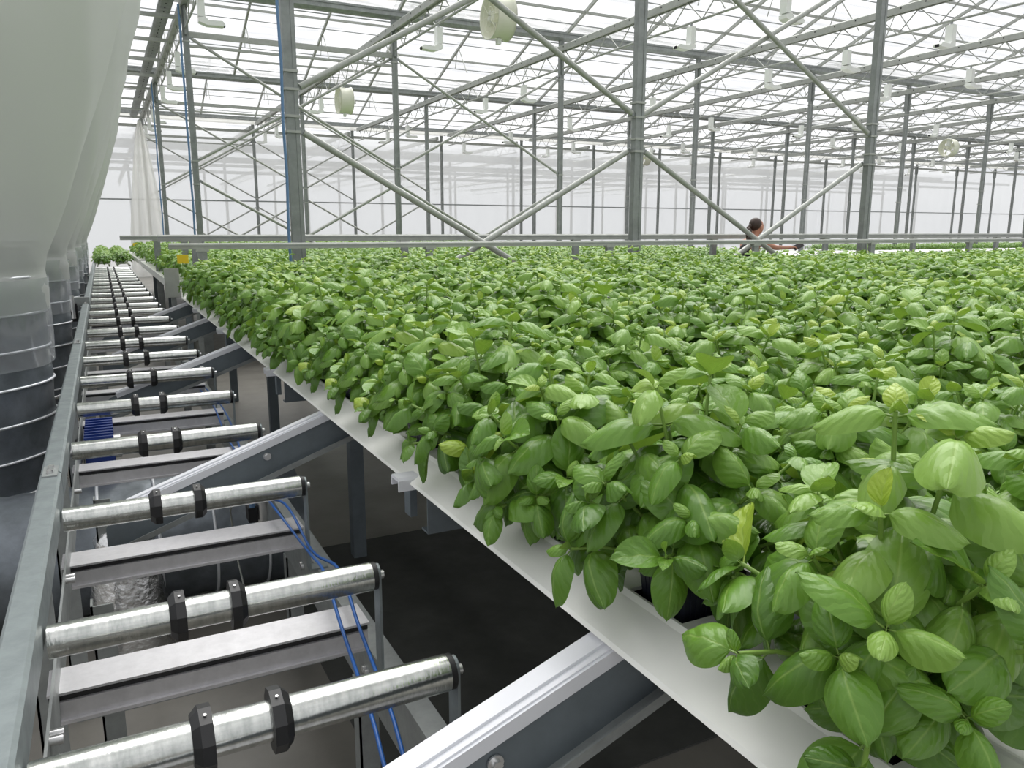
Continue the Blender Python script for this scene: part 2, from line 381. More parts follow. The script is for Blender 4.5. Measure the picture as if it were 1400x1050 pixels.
# braces
def brace(p, q_, r, label):
    c = (Vector(p)+Vector(q_))/2; t = thing('diagonal_brace', label, 'brace', c)
    MB().tube(p, q_, r, 10).build('tube', M['galv_light'], t)
    d = (Vector(q_)-Vector(p)).normalized()
    MB().bar(Vector(p)-d*.05, Vector(p)+d*.06, .012, .05).build('end_lug', M['galv'], t)
    MB().bar(Vector(q_)-d*.06, Vector(q_)+d*.05, .012, .05).build('end_lug', M['galv'], t)
for r in range(4):
    y = ROWY[r]; rr = .032 if r == 0 else .028
    for b in range(2):
        x0, x1 = COLX[C0+b], COLX[C0+b+1]; e = .1
        bw = 'first' if b == 0 else 'second'
        brace((x0+e, y-.02, 2.42), (x1-e, y-.02, .33), rr, 'lower diagonal tube falling to the right in the %s bay of the %s row' % (bw, rown[r]))
        brace((x0+e, y+.05, .33), (x1-e, y+.05, 2.42), rr, 'lower diagonal tube rising to the right in the %s bay of the %s row' % (bw, rown[r]))
        brace((x0+e, y-.02, 4.95), (x1-e, y-.02, 2.84), rr, 'upper diagonal tube falling to the right in the %s bay of the %s row' % (bw, rown[r]))
        brace((x0+e, y+.05, 2.84), (x1-e, y+.05, 4.95), rr, 'upper diagonal tube rising to the right in the %s bay of the %s row' % (bw, rown[r]))
for r in (1, 2, 3):
    y = ROWY[r]
    for j, z in enumerate((5.02, 4.83)):
        o = MB().bar((COLX[C0], y, z), (COLX[C0+1], y, z), .05, .08 if j == 0 else .045).build('tie_bar', M['galv_light'], None, (COLX[C0], y, z))
        tag(o, '%s tie bar between the first two posts of the %s row' % ('upper' if j == 0 else 'lower thin', rown[r]), 'bar')
for j in range(10):
    y = 12.6+2.1*j
    o = MB().bar((-2.27, y, 5.44), (1.62, y, 5.44), .09, .06).build('tie_bar', M['galv_light'], None, (-2.27, y, 5.44))
    tag(o, 'short crosswise roof bar left of the leftmost girder, %s from the front' % ORD[j], 'bar')
# lamps on the girders
def lamp(x, y):
    t = thing('grow_lamp', '', 'lamp', (x, y, 4.62))
    MB().box(x-.05, x+.05, y-.07, y+.07, 4.78, 5.06).build('ballast_box', M['lamp'], t)
    q = MB(); q.extr([(x-.05, 4.70), (x-.05, 4.76), (x+.05, 4.78), (x+.10, 4.73), (x+.30, 4.74), (x+.34, 4.70), (x+.32, 4.665), (x+.08, 4.655)], y-.08, y+.08, 'y', True)
    q.build('reflector', M['lamp'], t)
    MB().box(x+.27, x+.345, y-.035, y+.035, 4.665, 4.71).build('bulb_holder', M['black'], t)
    MB().box(x-.015, x+.015, y-.015, y+.015, 5.05, 5.13).build('hook', M['galv'], t)
    return t
l0 = None; ly = [9.5, 11.7, 13.8, 18.0, 20.2, 22.3, 26.4, 28.5, 30.6]
for i in range(C0, min(C0+11, len(COLX))):
    for j, y in enumerate(ly):
        k = i-C0
        if k and (k+j) % 3 == 1 and y > 12: continue
        x = COLX[i]
        p = proj(x, y, 4.8)
        if not p or p[0] > 1440 or p[1] < -25: continue
        lab = 'white grow lamp under the %s girder, %s from the front' % (ORD[k]+' (from the left)', ORD[j])
        if l0 is None: l0 = lamp(x, y); l0['label'] = lab
        else:
            o = dup(l0, (x, y, 4.62), lab)
            if (j+k) % 3 == 0 and k: o.scale = (-1, 1, 1)
# fans
def fan(x, y):
    t = thing('circulation_fan', '', 'fan', (x, y, 4.36)); z = 4.69; R = .31
    q = MB(); n = 28; prof = [(-.16, R+.02), (-.13, R), (0, R-.02), (.13, R), (.16, R+.02), (.15, R), (0, R-.035), (-.15, R)]
    vs = [(x+u, y+r*math.cos(2*math.pi*i/n), z+r*math.sin(2*math.pi*i/n)) for u, r in prof for i in range(n)]
    m_ = len(prof)
    q.add(vs, [(j*n+i, j*n+(i+1) % n, ((j+1) % m_)*n+(i+1) % n, ((j+1) % m_)*n+i) for j in range(m_) for i in range(n)], True); q.build('shroud', M['fan'], t)
    MB().tube((x-.1, y, z), (x+.12, y, z), .07, 12).build('motor', M['fan'], t)
    q = MB()
    for k in range(5):
        a = 2*math.pi*k/5; c, s = math.cos(a), math.sin(a); c2, s2 = math.cos(a+.55), math.sin(a+.55)
        q.add([(x-.03, y+.06*c, z+.06*s), (x-.05, y+.26*c, z+.26*s), (x+.05, y+.26*c2, z+.26*s2), (x+.03, y+.06*c2, z+.06*s2)], [(0, 1, 2, 3)])
        q.add([(x-.025, y+.06*c, z+.06*s), (x-.045, y+.26*c, z+.26*s), (x+.055, y+.26*c2, z+.26*s2), (x+.035, y+.06*c2, z+.06*s2)], [(3, 2, 1, 0)])
    q.build('blade', M['fan'], t)
    q = MB()
    for sx in (-.15, .15):
        q = MB()
        for rr in (.06, .14, .22): q.torus((x+sx, y, z), rr, .004, 'x', 20, 4)
        for k in range(8):
            a = 2*math.pi*k/8
            q.bar((x+sx, y+.05*math.cos(a), z+.05*math.sin(a)), (x+sx, y+.31*math.cos(a), z+.31*math.sin(a)), .006, .006)
        q.build('guard', M['fan'], t)
    MB().box(x-.02, x+.02, y-.03, y+.03, z+R, 5.13).build('hanger', M['galv'], t)
    MB().box(x-.03, x+.03, y-.04, y+.04, z-R-.07, z-R+.01).build('junction_box', M['lamp'], t)
    return t
f0 = None
for x, y, lab in ((5.655, 11.4, 'round cream fan nearest the camera, hanging at the top middle'), (5.655, 20.0, 'round cream fan hanging right of the big left post'),
                  (21.515, 29.0, 'small round fan seen just right of the front middle post'), (17.55, 20.2, 'pale fan high above the white empty gutters'),
                  (29.45, 20.2, 'round fan hanging at the far right behind the third front post')):
    if f0 is None: f0 = fan(x, y); f0['label'] = lab
    elif x != 17.55: dup(f0, (x, y, 4.36), lab)
# blue cords on posts
for x, y, nm in ((1.69-.1, 7.66, 'front'), (1.69-.1, 16.1, 'second'), (1.69-.1, 24.5, 'third')):
    q = MB(); pts = [(x+(.05 if k % 2 else 0)*.2-.02*(5.5-z)*.1, y, z) for k, z in enumerate([5.5-.5*j for j in range(11)]+[.02])]
    q.path(pts, .014 if y < 10 else .02, 6); o = q.build('hanging_rope', M['cord'], None, (x, y, 0)); tag(o, 'blue rope hanging down along the first post of the %s row' % nm, 'rope')
# hanging curtain, cable box on a post
q = MB(); vs = []; n = 12
for k in range(n+1):
    a = k/n
    for z, w in ((0.0, .62), (1.5, .55), (3.2, .36), (4.6, .16), (5.1, .05)):
        vs.append((1.45+(a-.5)*2*w, 29.5+.12*math.sin(a*19)*(w+.2), z))
q.add(vs, [(k*5+j, (k+1)*5+j, (k+1)*5+j+1, k*5+j+1) for k in range(n) for j in range(4)], True)
tag(q.build('film_curtain', M['curtain'], None, (1.45, 29.5, 0)), 'gathered milky film curtain hanging at the far left before the back wall', 'curtain')

# ------------------------------------------------------------------ guard rails at the table end
def rail(y, z, x0, x1, legs, label, h=.055):
    t = thing('transport_rail', label, 'rail', (x0, y, 0))
    MB().extr([(y-.03, z-h), (y-.03, z-.012), (y-.018, z), (y+.018, z), (y+.03, z-.012), (y+.03, z-h), (y+.018, z-h), (y-.018, z-h)], x0, x1, 'x', True).build('beam', M['galv_light'], t)
    q = MB(); q.box(x0+.0, x1, y-.034, y-.03, z-.03, z-.024); q.build('seam', M['galv'], t)
    for lx in legs:
        MB().box(lx-.04, lx+.04, y-.025, y+.025, 0, z-h).build('leg', M['galv'], t)
        MB().box(lx-.055, lx+.055, y-.036, y+.036, z-h-.02, z-h+.012).build('saddle', M['galv_light'], t)
rail(7.55, 1.402, .52, 16.5, [.79, 2.96, 5.15, 7.38, 9.55, 11.73, 13.9, 16.1], 'nearer galvanised rail crossing just behind the basil bench')
rail(8.65, 1.472, .50, 18.5, [.85, 3.08, 5.38, 7.66, 9.89, 11.94, 14.2, 16.4, 18.3], 'farther galvanised rail crossing behind the woman', .07)
rail(11.6, 1.455, .22, 1.2, [.66, 1.0], 'short rail end at the far left above the basil', .06)

# ------------------------------------------------------------------ conveyor
cv = thing('roller_conveyor_frame', 'galvanised conveyor frame with left side rail and steel legs', 'conveyor frame', (0, 1, 0))
def tubeprof(x0, x1, z0, z1): return [(x0, z0), (x1, z0), (x1, z1-.006), (x1-.006, z1), (x0+.006, z1), (x0, z1-.006)]
segs = [(.35, 2.33), (2.33, 5.1), (5.1, 7.9), (7.95, 13.2), (13.2, 18.6), (18.6, 25)]
for a, b in segs:
    MB().extr(tubeprof(-.197, -.148, .80, .875), a+.004, b-.004, 'y', True).build('side_rail', M['rail'], cv)
    q = MB(); q.box(-.19, -.155, b-.05, b+.05, .875, .879); o = q.build('splice_plate', M['galv'], cv)
    q = MB()
    for dy in (-.022, .022): q.tube((-.172, b+dy, .878), (-.172, b+dy, .888), .009, 6)
    q.build('bolt', M['bolt'], o)
for a, b in ((.6, 5.1), (5.1, 18.)):
    MB().extr([(.47, .41), (.475, .41), (.475, .545), (.52, .545), (.52, .55), (.47, .55)], a, b, 'y', True).build('lower_rail', M['galv'], cv)
    MB().extr([(-.15, .60), (-.145, .60), (-.145, .70), (-.15, .70)], a, b, 'y', True).build('inner_rail', M['galv'], cv)
legY = [.95, 1.75, 2.6, 3.6, 5.0, 6.5, 8.5, 11, 14]
for y in legY:
    for x in (-.175, .49):
        MB().extr([(x-.025, y-.025), (x+.025, y-.025), (x+.025, y-.02), (x-.02, y-.02), (x-.02, y+.025), (x-.025, y+.025)], 0, 1) if False else None
        q = MB(); z1 = .80 if x < 0 else .41
        q.box(x-.025, x+.025, y-.025, y-.02, 0, z1); q.box(x-.025, x-.02, y-.025, y+.025, 0, z1); q.build('leg', M['galv'], cv)
    q = MB(); q.box(-.10, -.05, y+.25, y+.255, 0, .62); q.box(-.10, -.095, y+.25, y+.30, 0, .62); q.build('leg', M['galv'], cv)
    if y in (1.75, 3.6): MB().box(-.15, .47, y+.2, y+.24, .36, .40).build('lower_tie', M['galv'], cv)
q = MB()
for y in (1.35, 1.37, 2.02, 2.04, 2.75, 3.4): q.tube((-.145, y, .69), (-.125, y, .69), .008, 6); q.tube((.462, y+.3, .48), (.48, y+.3, .48), .009, 6)
q.build('bolt', M['bolt'], cv)
# crossbars
cb0 = None; cby = [.95, 1.62, 2.26, 3.18, 3.95, 4.72, 5.4, 6.1, 6.8, 7.5, 8.2, 9.0, 9.7, 10.5, 11.3]
for k, y in enumerate(cby):
    lab = 'flat aluminium crossbar under the rollers, %s from the camera' % ORD[k]
    if cb0 is None:
        t = thing('crossbar', lab, 'crossbar', (0, y, .6)); cb0 = t
        MB().extr([(y-.05, .645), (y+.05, .645), (y+.05, .65), (y-.05, .65)], -.165, .455, 'x', True).build('top_strip', M['cross'], t)
        MB().box(-.163, .452, y-.044, y+.044, .632, .645).build('groove', M['rubber'], t)
        MB().extr([(y-.052, .592), (y-.052, .632), (y+.046, .632), (y+.046, .629), (y-.048, .629), (y-.048, .592)], -.160, .45, 'x', True).build('channel', M['cross'], t)
        MB().box(-.160, .45, y-.060, y-.052, .590, .597).build('lip', M['cross'], t)
    else: dup(cb0, (0, y, .6), lab)
# rollers
ry = [1.075, 1.48, 2.14, 2.835, 3.505, 4.165, 4.85, 5.53, 6.2, 6.95, 7.68, 8.35, 9.12, 9.9, 10.55, 11.2, 12.0, 12.8, 13.5, 14.2, 14.9, 15.6, 16.3, 17.0]
r0 = None
for k, y in enumerate(ry):
    lab = 'zinc roller with two black collars, %s from the camera on the conveyor' % ORD[k]
    if r0 is None:
        z = .80; t = thing('conveyor_roller', lab, 'roller', (0, y, .77)); r0 = t
        MB().tube((-.143, y, z), (.435, y, z), .0295, 28, caps=False).add([( -.143, y+.0295*math.cos(a*math.pi/14), z+.0295*math.sin(a*math.pi/14)) for a in range(28)], [tuple(range(28))]).build('barrel', M['roller'], t)
        MB().tube((.435, y, z), (.445, y, z), .0285, 24).build('end_cap', M['rubber'], t)
        for cx in (.065, .172):
            q = MB(); prof = [(-.014, .029), (-.014, .036), (-.003, .047), (.014, .047), (.014, .029)]
            if cx > .1: prof = [(-u, r) for u, r in prof][::-1]
            n = 10; vs = [(cx+u, y+r*math.cos(2*math.pi*(i+.5)/n), z+r*math.sin(2*math.pi*(i+.5)/n)) for u, r in prof for i in range(n)]
            q.add(vs, [(j*n+i, j*n+(i+1) % n, (j+1)*n+(i+1) % n, (j+1)*n+i) for j in range(len(prof)-1) for i in range(n)])
            c_ = q.build('collar', M['rubber'], t)
            MB().tube((cx+(.005 if cx < .1 else -.005), y-.014, z+.0435), (cx+(.005 if cx < .1 else -.005), y-.0145, z+.0455), .0022, 8).build('grub_screw', M['bolt'], c_)
        q = MB(); n = 8
        pts = [(y-.019, .55), (y+.019, .55)]+[(y+.019*math.cos(math.pi*i/n), z+.006+.019*math.sin(math.pi*i/n)) for i in range(n+1)]
        q.add([(x, a, b) for x in (.447, .452) for a, b in pts], [tuple(range(len(pts)))[::-1], tuple(range(len(pts), 2*len(pts)))]+[(i, (i+1) % len(pts), len(pts)+(i+1) % len(pts), len(pts)+i) for i in range(len(pts))])
        q.box(.447, .50, y-.019, y+.019, .55, .555)
        q.build('bracket', M['rail'], t)
        MB().tube((.452, y, z), (.462, y, z), .009, 6).build('bolt', M['bolt'], t)
    else: dup(r0, (0, y, .77), lab)
# blue hoses along the right lower rail
for off, nm in ((0, 'left'), (.035, 'right')):
    pts = [(.41+off, 5.2, .60), (.43+off, 4.2, .64), (.39+off, 3.3, .67), (.43-off, 2.75, .60), (.385+off, 2.3, .70), (.43+off*.3, 2.05, .64), (.395+off, 1.72, .72), (.375+off, 1.5, .69), (.35+off, 1.22, .665), (.345+off, 1.05, .60), (.42+off, .85, .5), (.5, .6, .4)]
    P = []
    for i in range(len(pts)-1):
        a, b, c, d = [Vector(pts[max(0, min(len(pts)-1, i+j))]) for j in (-1, 0, 1, 2)]
        for s in range(6):
            t_ = s/6; P.append(.5*((2*b)+(c-a)*t_+(2*a-5*b+4*c-d)*t_*t_+(3*b-a-3*c+d)*t_**3))
    o = MB().path(P, .004, 6).build('blue_hose', M['blue'], None, (.4, 1.7, .6)); tag(o, 'thin blue air hose, the %s one of a pair draped over the crossbars' % nm, 'hose')
# blue motor, valves
t = thing('drive_motor', 'blue ribbed motor box between the rollers beside the left rail', 'motor', (-.08, 3.6, 0))
q = MB(); q.box(-.125, -.03, 3.42, 3.82, .53, .69); q.build('housing', M['bluebox'], t)
q = MB()
for k in range(8): q.box(-.13, -.025, 3.43+k*.05, 3.445+k*.05, .525, .70)
q.build('rib', M['bluebox'], t); MB().tube((-.03, 3.62, .61), (.0, 3.62, .61), .05, 14).build('flange', M['bolt'], t)
MB().tube((-.19, 3.56, .62), (-.12, 3.56, .62), .02, 10).build('shaft', M['bolt'], t); MB().tube((-.165, 3.56, .62), (-.147, 3.56, .62), .05, 16).build('pulley', M['rubber'], t)
MB().box(-.12, -.04, 3.5, 3.75, 0, .53).build('stand', M['galv'], t)
t = thing('air_valve', 'small pneumatic valve with fittings beside the blue hoses', 'valve', (.40, 2.62, .5))
MB().tube((.40, 2.62, .52), (.40, 2.62, .70), .022, 12).build('cylinder', M['bolt'], t); MB().box(.355, .385, 2.59, 2.65, .55, .60).build('body', M['black'], t)
MB().tube((.37, 2.6, .60), (.37, 2.6, .64), .009, 8).build('fitting', M['cord'], t); MB().box(.37, .47, 2.58, 2.66, .5, .52).build('mount', M['galv'], t)
MB().path([(.36, 2.6, .64), (.33, 2.58, .67), (.30, 2.6, .60), (.31, 2.62, .45), (.33, 2.6, .3)], .003, 6).build('clear_tube', M['galv_light'], t)
# rail latch at far left
t = thing('rail_latch', 'small dark latch clamped on the left rail near the ducts', 'latch', (-.22, 8, .8))
MB().box(-.30, -.14, 7.93, 8.0, .86, .93).build('clamp', M['galv'], t); MB().box(-.30, -.24, 7.9, 8.05, .72, .88).build('body', M['black'], t); MB().tube((-.27, 7.88, .75), (-.27, 7.88, .95), .015, 8).build('pin', M['bolt'], t)

# ------------------------------------------------------------------ slide beams under the gutters
def xz_prof(y0, y1, pts):  # helper for beams in the x-z plane
    pass
def arm(y, label):
    t = thing('slide_arm', label, 'beam', (.6, y, .7))
    xa, za, xb, zb = .60, .928, -.06, .69
    dz = .06
    q = MB()          # web + bottom lip, far side of the white slide
    yb = y-.045
    P = [(xa+.6, za), (xa, za), (xb+.03, zb+.01), (xb, zb-.03), (xb, zb-.11), (.74, .87), (xa+.6, .87)]
    n = len(P)
    q.add([(x, yy, z) for yy in (yb, yb+.004) for x, z in P], [tuple(range(n)), tuple(range(n, 2*n))[::-1]]+[(i, n+i, n+(i+1) % n, (i+1) % n) for i in range(n)])
    q.build('web', M['arm'], t)
    q = MB(); q.bar((xb, yb-.012, zb-.11), (.74, yb-.012, .87), .028, .004)
    q.bar((xb, yb-.026, zb-.103), (.74, yb-.026, .877), .004, .016); q.build('lower_flange', M['galv'], t)
    q = MB(); q.bar((xb+.06, y-.018, zb+.03), (xa, y-.018, za+.004), .052, .008); q.bar((xa, y-.018, za+.004), (xa+.6, y-.018, za+.004), .052, .008)
    q.bar((xb+.06, y-.046, zb+.018), (xa, y-.046, za-.006), .006, .022); q.bar((xb+.06, y-.030, zb+.036), (xa, y-.030, za+.010), .004, .006)
    q.build('slide_strip', M['slide'], t)
    c = MB(); c.tube((.40, yb-.002, .815), (.40, yb-.012, .815), .008, 6); c.tube((.40, yb-.002, .815), (.40, yb-.005, .815), .012, 12); c.build('bolt', M['bolt'], t)
    return t
ay = [.87, 2.48, 4.28, 5.65, 7.0]
a0 = None
for k, y in enumerate(ay):
    lab = 'white topped grey arm sloping down from the bench to the conveyor, %s from the camera' % ORD[k]
    if a0 is None: a0 = arm(y, lab)
    else: dup(a0, (.6, y, .7), lab)
# short straight stubs between arms
s0 = None
for k, y in enumerate([1.66, 3.27, 4.78, 6.12]):
    lab = 'short white stub rail poking out under the bench edge, %s from the camera' % ORD[k]
    if s0 is None:
        t = thing('stub_rail', lab, 'rail', (.6, y, .78)); s0 = t
        q = MB(); q.extr([(y-.05, .925), (y-.05, .95), (y-.045, .956), (y-.005, .956), (y, .95), (y, .93), (y-.004, .93), (y-.004, .948), (y-.046, .948), (y-.046, .925)], .545, 1.3, 'x', True); q.build('slide_strip', M['slide'], t)
        q = MB(); q.extr([(y-.045, .81), (y-.005, .81), (y-.005, .815), (y-.041, .815), (y-.041, .945), (y-.045, .945)], .615, 1.3, 'x', True); q.build('channel', M['arm'], t)
        MB().box(.60, .617, y+.03, y+.07, .83, .94).build('hanger', M['arm'], t)
    else: dup(s0, (.6, y, .78), lab)
# bench frame
bf = thing('bench_frame', 'grey steel bench frame with posts carrying the growing gutters', 'bench frame', (.8, 1, 0))
for y in (.3, 3.41, 5.4, 7.3):
    for x in (.95, 3.2, 6.2, 9.2, 12.2):
        MB().box(x-.03, x+.03, y-.03, y+.03, 0, .80).build('leg', M['arm'], bf)
for x in (.95, 3.2, 6.2, 9.2, 12.2): MB().extr([(x-.03, .78), (x+.03, .78), (x+.03, .84), (x-.03, .84)], 0.1, 7.4, 'y', True).build('long_beam', M['arm'], bf)
for y in ay+[1.66, 3.27, 4.78, 6.12]: MB().box(1.2, 13.2, y-.045, y-.005, .84, .935).build('cross_beam', M['arm'], bf)
MB().box(.72, .76, .60, .72, .84, .93).build('bracket', M['galv'], bf)
q = MB()
for k in range(3): q.tube((.722+.012*k, .60, .86), (.722+.012*k, .588, .86), .008, 6)
q.build('bolt', M['bolt'], bf)
o = MB().box(.56, 3.2, 1.6, 3.58, .0, .006).build('floor_sheet', M['mat'], None, (1.5, 2.5, 0)); tag(o, 'dark flat sheet on the floor under the bench edge', 'mat')  # thin flat rectangle, coloured darker than the concrete around it

# ------------------------------------------------------------------ growing gutters with square pot holes
PY0, PP, GP = .5, .3225, .345      # first hole, pitch along the gutter, pitch between gutters
NY = 21
def gutter_mesh(x, ya, yb, holes, zt=.98, hw=.06):
    q = MB()
    q.extr([(x+.035, zt-.052), (x+.0, zt-.040), (x+.004, zt-.034), (x+.066, zt-.004), (x+.070, zt)], ya, yb)
    q.extr([(x+.070, zt), (x+.073, zt+.003), (x+.077, zt+.003), (x+.080, zt)], ya, yb)
    q.extr([(x+.195, zt), (x+.198, zt+.003), (x+.202, zt+.003), (x+.205, zt), (x+.256, zt-.022), (x+.26, zt-.04), (x+.225, zt-.052)], ya, yb)
    ed = [ya]
    for h in holes: ed += [h-hw, h+hw]
    ed.append(yb)
    for i in range(0, len(ed), 2):
        if ed[i+1] > ed[i]: q.add([(x+.08, ed[i], zt), (x+.195, ed[i], zt), (x+.195, ed[i+1], zt), (x+.08, ed[i+1], zt)], [(0, 1, 2, 3)])
    for h in holes:   # turned-down hole rims
        a, b = h-hw, h+hw
        for (p, r) in (((x+.08, a), (x+.195, a)), ((x+.195, b), (x+.08, b))):
            q.add([(p[0], p[1], zt), (r[0], r[1], zt), (r[0], r[1], zt-.006), (p[0], p[1], zt-.006)], [(0, 1, 2, 3)])
    return q
def trough_mesh(x, ya, yb, zt=.98):
    return MB().extr([(x+.068, zt-.008), (x+.072, zt-.05), (x+.20, zt-.05), (x+.207, zt-.008)], ya, yb)
holes = [PY0+PP*j for j in range(-1, NY)]
GX0 = .572
gt0 = None
NG = 37
for g in range(NG):
    x = GX0+GP*g
    lab = 'white plastic growing gutter forming the outer edge of the basil bench' if g == 0 else ('white growing gutter just inside the outermost one, second from the edge' if g == 1 else 'white growing gutter hidden beneath the dense basil further in')
    if gt0 is None:
        t = thing('growing_gutter', lab, 'gutter', (x, .02, .93)); gt0 = t
        gutter_mesh(x, -.02, 7.32, holes).build('channel', M['white'], t); trough_mesh(x, -.02, 7.32).build('trough', M['dark'], t)
        MB().box(x+.0, x+.26, 7.32, 7.33, .92, 1.0).build('end_cap', M['white'], t)
    else:
        t = dup(gt0, (x, .02, .93), lab)
        if g > 1: t['group'] = 'growing gutters under the basil'
t = thing('end_guard_plate', 'pale grey upright plate at the far outer corner of the bench', 'plate', (.5, 7.42, .8))
MB().box(.455, .575, 7.41, 7.43, .94, 1.19).build('plate', M['galv_light'], t); MB().box(.50, .54, 7.43, 7.46, .0, 1.1).build('stay', M['galv'], t)
for x, y, z, nm in ((.60, 7.28, 1.225, 'near corner of the front bench'), (.67, 19.9, 1.17, 'far left edge of the rear bench')):
    t = thing('sticky_trap', 'small yellow sticky card at the %s' % nm, 'trap', (x, y, .98))
    MB().box(x-.04, x+.05, y-.003, y+.003, z+.01, z+.085).build('card', M['yellow'], t); MB().box(x-.003, x+.003, y-.003, y+.003, .98, z+.02).build('stick', M['stem'], t)

# ------------------------------------------------------------------ basil leaves
def leaf_template(nu, nv, L=1., Wd=.62, cup=.35, droop=.25, puck=.02, twist=0., petiole=True):
    us = np.linspace(-1, 1, nu); vs = np.linspace(0, 1, nv)
    V = []; UV = []
    for v in vs:
        w = (v**.50)*((1-v)**.66); w = w/.450*Wd/2*L
        if v == 0: w = .012
        if v == 1: w = .006
        for u in us:
            x = u*w*(1-.12*cup*abs(u)); y = .13*L+v*L-.05*L*(u*u)*(v)
            z = -cup*w*abs(u)**2.0 - droop*L*(v**2.0) + .13*L*math.sin(math.pi*v**.8)
            if nu > 4: z += puck*L*math.sin(6*math.pi*v-2.1*math.pi*abs(u))*(1-abs(u)**3)*math.sin(math.pi*v)**.5 - .018*L*math.exp(-(u/.16)**2)
            if twist: x, z = x*math.cos(twist*v)-z*math.sin(twist*v)*.5, z*math.cos(twist*v)+x*math.sin(twist*v)
            V.append((x, y, z)); UV.append((.5+u/2, v))
    Fc = [(j*nu+i, j*nu+i+1, (j+1)*nu+i+1, (j+1)*nu+i) for j in range(nv-1) for i in range(nu-1)]
    if petiole:
        o = len(V); V += [(-.016*L, 0, 0), (.016*L, 0, 0), (.014*L, .15*L, .01*L), (-.014*L, .15*L, .01*L), (0, 0, -.03*L), (0, .15*L, -.02*L)]
        UV += [(.5, .3)]*6; Fc += [(o, o+1, o+2, o+3), (o, o+3, o+5, o+4), (o+1, o+4, o+5, o+2)]
    return np.array(V), Fc, np.array(UV)
def finish(me, UV, tint=None, smooth=True):
    li = np.zeros(len(me.loops), dtype=np.int32); me.loops.foreach_get('vertex_index', li)
    lay = me.uv_layers.new(name='UVMap'); lay.data.foreach_set('uv', UV[li].astype(np.float32).ravel())
    if tint is not None:
        at = me.attributes.new('tint', 'FLOAT', 'POINT'); at.data.foreach_set('value', tint.astype(np.float32))
    me.polygons.foreach_set('use_smooth', np.ones(len(me.polygons), dtype=bool)); me.update()
shapes = [dict(cup=.60, droop=.22, puck=.010, Wd=.72), dict(cup=.95, droop=.38, puck=.014, Wd=.78), dict(cup=.45, droop=.10, puck=.012, Wd=.68), dict(cup=.80, droop=.5, puck=.010, Wd=.76),
          dict(cup=.55, droop=.3, puck=.034, Wd=.80, twist=.3), dict(cup=1.15, droop=.15, puck=.010, Wd=.72), dict(cup=.75, droop=.6, puck=.020, Wd=.70, twist=-.35), dict(cup=-.35, droop=-.1, puck=.024, Wd=.66)]
near_me = []
for s in shapes:
    V, Fc, UV = leaf_template(11, 15, **s)
    me = bpy.data.meshes.new('leaf'); me.from_pydata(V.tolist(), [], Fc); me.materials.append(M['leaf']); finish(me, UV); near_me.append(me)
def plant_spec(rg, nst=17, tall=False):
    """list of (pos, dir, normal, size, shape, tint) plus stems, local to the pot centre at deck height"""
    out = []; stems = []
    ga = rg.random()*6.28
    for s in range(nst):
        fr = (s+.5)/nst; az = ga+s*2.399963+rg.uniform(-.3, .3)
        tilt = math.radians(5+76*fr**.85+rg.uniform(-5, 5)); Ls = (.222-.088*fr)*rg.uniform(.88, 1.07)
        if tall and s < 2: Ls *= 1.2
        base = Vector((.036*math.cos(az)*fr, .036*math.sin(az)*fr, .047))
        d0 = Vector((math.sin(tilt)*math.cos(az), math.sin(tilt)*math.sin(az), math.cos(tilt)))
        def pt(t_):
            p = base+d0*(Ls*t_); p.z += .035*t_*(1-t_)*4*.3-.012*fr*t_*t_; return p
        stems.append([pt(t_) for t_ in (0, .35, .7, 1)])
        tw = rg.random()*3.14
        nodes = [(.36, .60), (.56, .88), (.78, 1.05), (.98, .82), (1.0, .42)]
        if fr > .75: nodes = [(.45, .85), (.75, 1.0), (1.0, .8), (1.0, .4)]
        for k, (t_, sz) in enumerate(nodes):
            p = pt(t_)
            for side in (0, 1):
                a = tw+k*1.571+side*3.1416+rg.uniform(-.35, .35)
                e1 = d0.cross(Vector((0, 0, 1))); e1 = e1.normalized() if e1.length > .05 else Vector((1, 0, 0)); e2 = d0.cross(e1)
                out_ = e1*math.cos(a)+e2*math.sin(a)
                lift = {0: .1, 1: .15, 2: .2, 3: .35, 4: 1.1}.get(k, .3) if len(nodes) == 5 else (.1, .2, .35, 1.1)[k]
                d = (out_+d0*lift+Vector((0, 0, -.12))+Vector((math.cos(az), math.sin(az), 0))*.25*fr).normalized()
                nrm = (Vector((0, 0, 1))+d0*.9+Vector((rg.gauss(0, .22), rg.gauss(0, .22), 0))+Vector((math.cos(az), math.sin(az), 0))*.5*fr)
                nrm = (nrm-d*nrm.dot(d)).normalized()
                size = .075*sz*rg.uniform(.78, 1.22)*(1.06 if fr < .3 else (1.0 if fr < .7 else .92))
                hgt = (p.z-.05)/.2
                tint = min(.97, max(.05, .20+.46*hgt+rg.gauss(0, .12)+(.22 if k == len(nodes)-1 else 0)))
                if rg.random() < .005: tint = 1.0
                sh = rg.choices(range(8), (4, 3, 3, 3, 2, 3, 2, .7 if k < 3 else 2))[0]
                out.append((p, d, nrm, size, sh, tint))
    return out, stems
def lmat(p, d, n, s):
    sd = d.cross(n).normalized()
    return np.array([[sd.x, d.x, n.x], [sd.y, d.y, n.y], [sd.z, d.z, n.z]])*s
def combine(specs, tpl):
    """specs: list of (pos array, 3x3, shape, tint)"""
    VV = []; FF = []; UU = []; TT = []; o = 0
    for pos, m3, sh, ti in specs:
        V, Fc, UV = tpl[sh]
        VV.append(V@m3.T+pos); FF.append(Fc+o); UU.append(UV); TT.append(np.full(len(V), ti)); o += len(V)
    return np.concatenate(VV), np.concatenate(FF), np.concatenate(UU), np.concatenate(TT)
